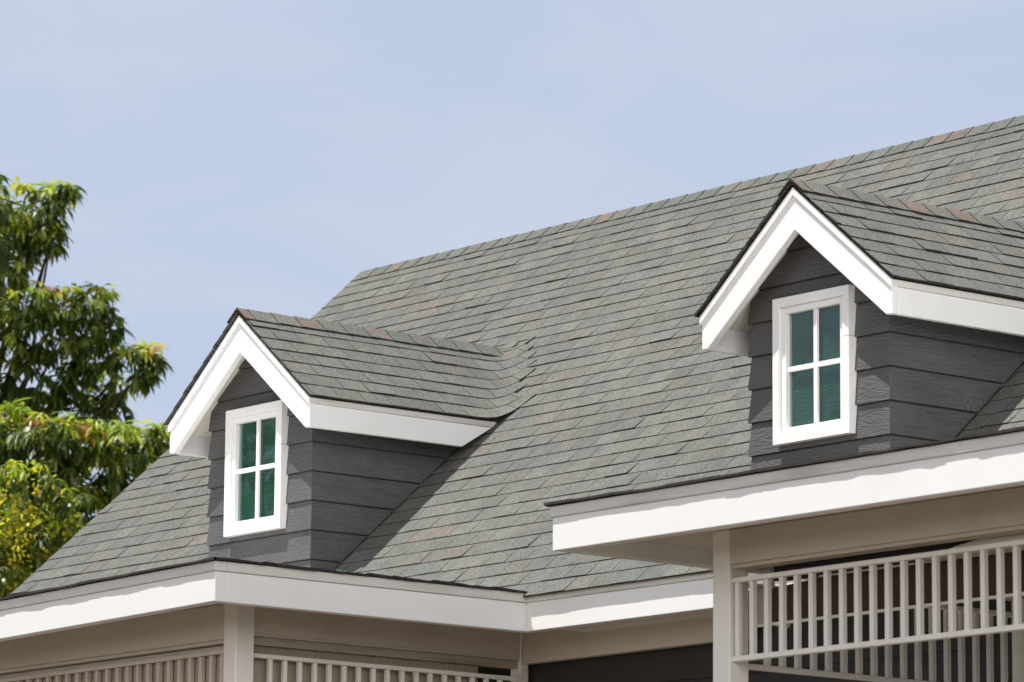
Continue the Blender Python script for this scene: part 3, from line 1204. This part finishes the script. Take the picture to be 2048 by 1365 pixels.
DARKG = [(0.070, 0.108, 0.024), (0.100, 0.140, 0.030), (0.048, 0.080, 0.020), (0.160, 0.190, 0.042)]
YOUNG = [(0.34, 0.39, 0.05), (0.26, 0.34, 0.04), (0.42, 0.42, 0.07), (0.19, 0.27, 0.035)]
ORANGE = [(0.42, 0.22, 0.05), (0.38, 0.16, 0.09), (0.45, 0.30, 0.06)]
BLOSSOM = [(0.72, 0.60, 0.07), (0.78, 0.68, 0.13), (0.62, 0.48, 0.05), (0.42, 0.46, 0.06)]


def leaf(mb, p, d, length, width, droop, col, r_):
    up = Vector((0, 0, 1))
    side = d.cross(up)
    if side.length < 0.1:
        side = Vector((1, 0, 0))
    side.normalize()
    side = (side + up * r_.uniform(-0.5, 0.5)).normalized()
    a = p
    pts = []
    dd = d.copy()
    pos = a.copy()
    for k in range(3):
        dd = (dd + Vector((0, 0, -droop))).normalized()
        pos = pos + dd * length / 3
        pts.append(pos.copy())
    w = width / 2
    P = [a, pts[0] - side * w, pts[0] + side * w, pts[1] - side * w * 0.9, pts[1] + side * w * 0.9, pts[2]]
    mb.faces(P, [(0, 1, 2), (1, 3, 4, 2), (3, 5, 4)], LEAF, col)


def rosette(mb, p, out, n_, size, kind, r_):
    """whorl of drooping leaves at a twig end"""
    if kind == 'young':
        base = r_.choice(YOUNG)
    elif kind == 'orange':
        base = r_.choice(ORANGE)
    else:
        base = r_.choice(DARKG)
    for k in range(n_):
        az = 2 * pi * k / n_ + r_.uniform(-0.4, 0.4)
        el = r_.uniform(-0.9, 0.5)
        d = Vector((cos(az) * cos(el), sin(az) * cos(el), sin(el))) + out * 0.45
        d.normalize()
        j = r_.uniform(0.75, 1.25)
        c = tuple(v * j for v in base)
        leaf(mb, p + d * 0.01, d, size * r_.uniform(0.55, 1.3), size * 0.22, r_.uniform(0.2, 0.6), c, r_)


def tree(name, label, blobs, D, base_uv, seed, size=0.205, dens=26, young=0.35, orange=0.03, nleaf=11, blossom=0.0, cat='tree', group=None, dark=None):
    """blobs: (u, v, ru, rv, depth offset) boughs of the crown as surveyed from the station"""
    r_ = random.Random(seed)
    ppm = 8766.78 / D
    bx = ray_pt(base_uv, 900, D)
    base = Vector((bx.x, bx.y, 0))
    t_ = thing(name, base, label, cat, group)
    crown = MB()
    trunk = MB()
    cs = []
    for (u, v, ru, rv, dz) in blobs:
        c = ray_pt(u, v, D + dz)
        cs.append((c, ru / ppm, rv / ppm))
    zc = sum(c.z for c, _, _ in cs) / len(cs)
    fork = Vector((base.x, base.y, min(c.z for c, _, _ in cs) * 0.72))
    trunk.tube([base, base.lerp(fork, 0.4) + Vector((0.06, 0.03, 0)), fork], [0.24, 0.19, 0.15], BARK, 10)
    for c, ra, rb in cs:
        back = Vector((Fv.x, Fv.y, 0)).normalized()
        mid = fork.lerp(c, 0.6) + back * 0.9 + Vector((r_.uniform(-.2, .2), r_.uniform(-.2, .2), r_.uniform(0.1, .5)))
        trunk.tube([fork - Vector((0, 0, 0.1)), mid, c], [0.05, 0.024, 0.009], BARK, 6, False)
        area = ra * rb
        n_ = max(12, int(area * dens * 24))
        for i in range(n_):
            while True:
                d = Vector((r_.uniform(-1, 1), r_.uniform(-1, 1), r_.uniform(-1, 1)))
                if 0.1 < d.length < 1:
                    break
            d.normalize()
            rr = r_.uniform(0.45, 1.0) ** 0.6
            rr *= 1 + 0.42 * noise.noise(d * 2.4 + c)
            dr = (ra + rb) / 2 * 1.1
            hz = Vector((Rv.x, Rv.y, 0))
            dp = Vector((Fv.x, Fv.y, 0)).normalized()
            p = c + hz * (d.x * ra * rr) + dp * (d.y * dr * rr) + Vector((0, 0, d.z * rb * rr))
            # shoots of new growth are on the upper outside of each bough
            q = r_.random()
            topness = d.z * rr
            kind = 'dark'
            if topness > 0.1 and q < young * (0.6 + topness):
                kind = 'young'
            if topness > 0.35 and r_.random() < orange:
                kind = 'orange'
            if blossom and r_.random() < blossom:
                # hanging raceme of yellow blossom
                ln = r_.uniform(0.15, 0.35)
                for k in range(16):
                    pp = p + Vector((r_.gauss(0, 0.035), r_.gauss(0, 0.035), -ln * k / 16))
                    dd = Vector((r_.uniform(-1, 1), r_.uniform(-1, 1), r_.uniform(-1, 0.4))).normalized()
                    bc = r_.choice(BLOSSOM)
                    leaf(crown, pp, dd, 0.05, 0.034, 0.2, bc, r_)
                continue
            rosette(crown, p, d, nleaf, size, kind, r_)
            if r_.random() < 0.15:
                s_ = c.lerp(p, 0.25) + Vector((0, 0, -0.02))
                trunk.tube([s_, s_.lerp(p, 0.5) + Vector((0, 0, 0.04)), p], [0.012, 0.008, 0.004], BARK, 4, False)
    trunk.build('trunk', t_)
    crown.build('crown', t_)
    return t_


tree('mango_tree', 'tall dark green mango tree with drooping leaves and orange new growth at its top', [
    (50, 402, 85, 46, 0), (128, 378, 20, 32, 0), (112, 418, 42, 48, 0.2), (20, 460, 75, 60, 0.3), (70, 465, 45, 40, 0), (105, 470, 22, 30, 0.1), (25, 540, 55, 60, 0.3), (-70, 480, 90, 150, 0.6),
    (75, 600, 62, 42, -0.3), (150, 610, 70, 48, -0.2), (195, 600, 36, 42, 0), (215, 650, 28, 34, 0), (100, 660, 110, 50, 0), (-60, 660, 110, 110, 0.3),
    (190, 700, 60, 42, 0.2), (262, 708, 50, 28, 0), (300, 712, 26, 26, 0), (290, 745, 18, 20, 0), (85, 745, 95, 60, 0.4), (190, 765, 70, 50, 0.5), (110, 810, 90, 50, 0.8), (235, 800, 38, 40, 0.6),
    (-150, 560, 120, 160, 1.0), (-190, 760, 120, 140, 0.5)], 45.0, -150, 4, size=0.185, dens=14, young=0.8, orange=0.09, group=None)
tree('mango_tree', 'lower bushy mango tree with pale yellow green shoots beside the roof slope', [
    (50, 850, 95, 48, 0), (150, 880, 85, 50, 0.1), (235, 885, 62, 45, 0), (295, 880, 34, 34, 0.3), (320, 868, 20, 22, 0.3), (60, 920, 110, 60, 0.4), (190, 950, 90, 60, 0.4), (250, 940, 60, 50, 0.5), (150, 1020, 110, 70, 0.6),
    (60, 1000, 100, 80, 0.9), (-70, 900, 100, 110, 0.5), (-170, 960, 120, 150, 1.0), (100, 1110, 120, 80, 1.0), (-20, 1150, 120, 90, 1.0)], 43.0, -60, 8, size=0.185, dens=18, young=0.85, orange=0.13)
tree('blossoming_tree', 'yellow blossoming tree low at the left beside the roof slope', [
    (55, 960, 75, 45, 0), (120, 990, 50, 45, 0), (60, 1050, 90, 60, 0), (130, 1060, 42, 60, 0.1), (10, 1110, 70, 70, 0), (60, 1120, 60, 55, 0.2), (-60, 1040, 90, 110, 0.4), (10, 1180, 60, 50, 0.1), (-110, 1140, 80, 90, 0.4)],
    39.5, -40, 15, size=0.13, dens=22, young=0.8, orange=0.0, nleaf=9, blossom=0.36)
tree('broadleaf_tree', 'dark narrow leaved tree at the left edge in front of the mango tree', [
    (-48, 392, 56, 66, 0), (-46, 480, 66, 70, 0), (-46, 570, 72, 80, 0.2), (-140, 500, 90, 160, 0.3), (-160, 700, 100, 110, 0.4)],
    37.5, -150, 23, size=0.13, dens=18, young=0.1, orange=0.0, nleaf=12)



def garden_tree(name, label, x, y, h, rad, seed):
    """a whole tree standing on the lawn across from the porch"""
    r_ = random.Random(seed)
    t_ = thing(name, Vector((x, y, 0)), label, 'tree')
    tk, cr = MB(), MB()
    top = Vector((x, y, h * 0.45))
    tk.tube([Vector((x, y, 0)), Vector((x + 0.1, y, h * 0.2)), top], [0.3, 0.24, 0.18], BARK, 10)
    for i in range(20):
        az = i * 2.4
        k = r_.uniform(0.35, 0.85)
        c = Vector((x + cos(az) * rad * k, y + sin(az) * rad * k, h * 0.42 + r_.random() * h * 0.5))
        tk.tube([top, top.lerp(c, 0.6), c], [0.09, 0.05, 0.02], BARK, 6, False)
        rb = rad * r_.uniform(0.28, 0.42)
        for j in range(95):
            d = Vector((r_.gauss(0, 1), r_.gauss(0, 1), r_.gauss(0, 0.8))).normalized()
            p = c + d * rb * r_.uniform(0.5, 1)
            rosette(cr, p, d, 8, 0.30, 'young' if d.z > 0.4 and r_.random() < 0.3 else 'dark', r_)
    tk.build('trunk', t_)
    cr.build('crown', t_)


garden_tree('garden_tree', 'dark leafy garden tree mirrored in the left dormer window', -36.5, 6.5, 11.5, 4.2, 31)
garden_tree('garden_tree', 'dark leafy garden tree mirrored in the right dormer window', -29.5, 0.5, 12.0, 4.4, 37)

for o_ in bpy.data.objects:
    if '_o' in o_:
        del o_['_o']
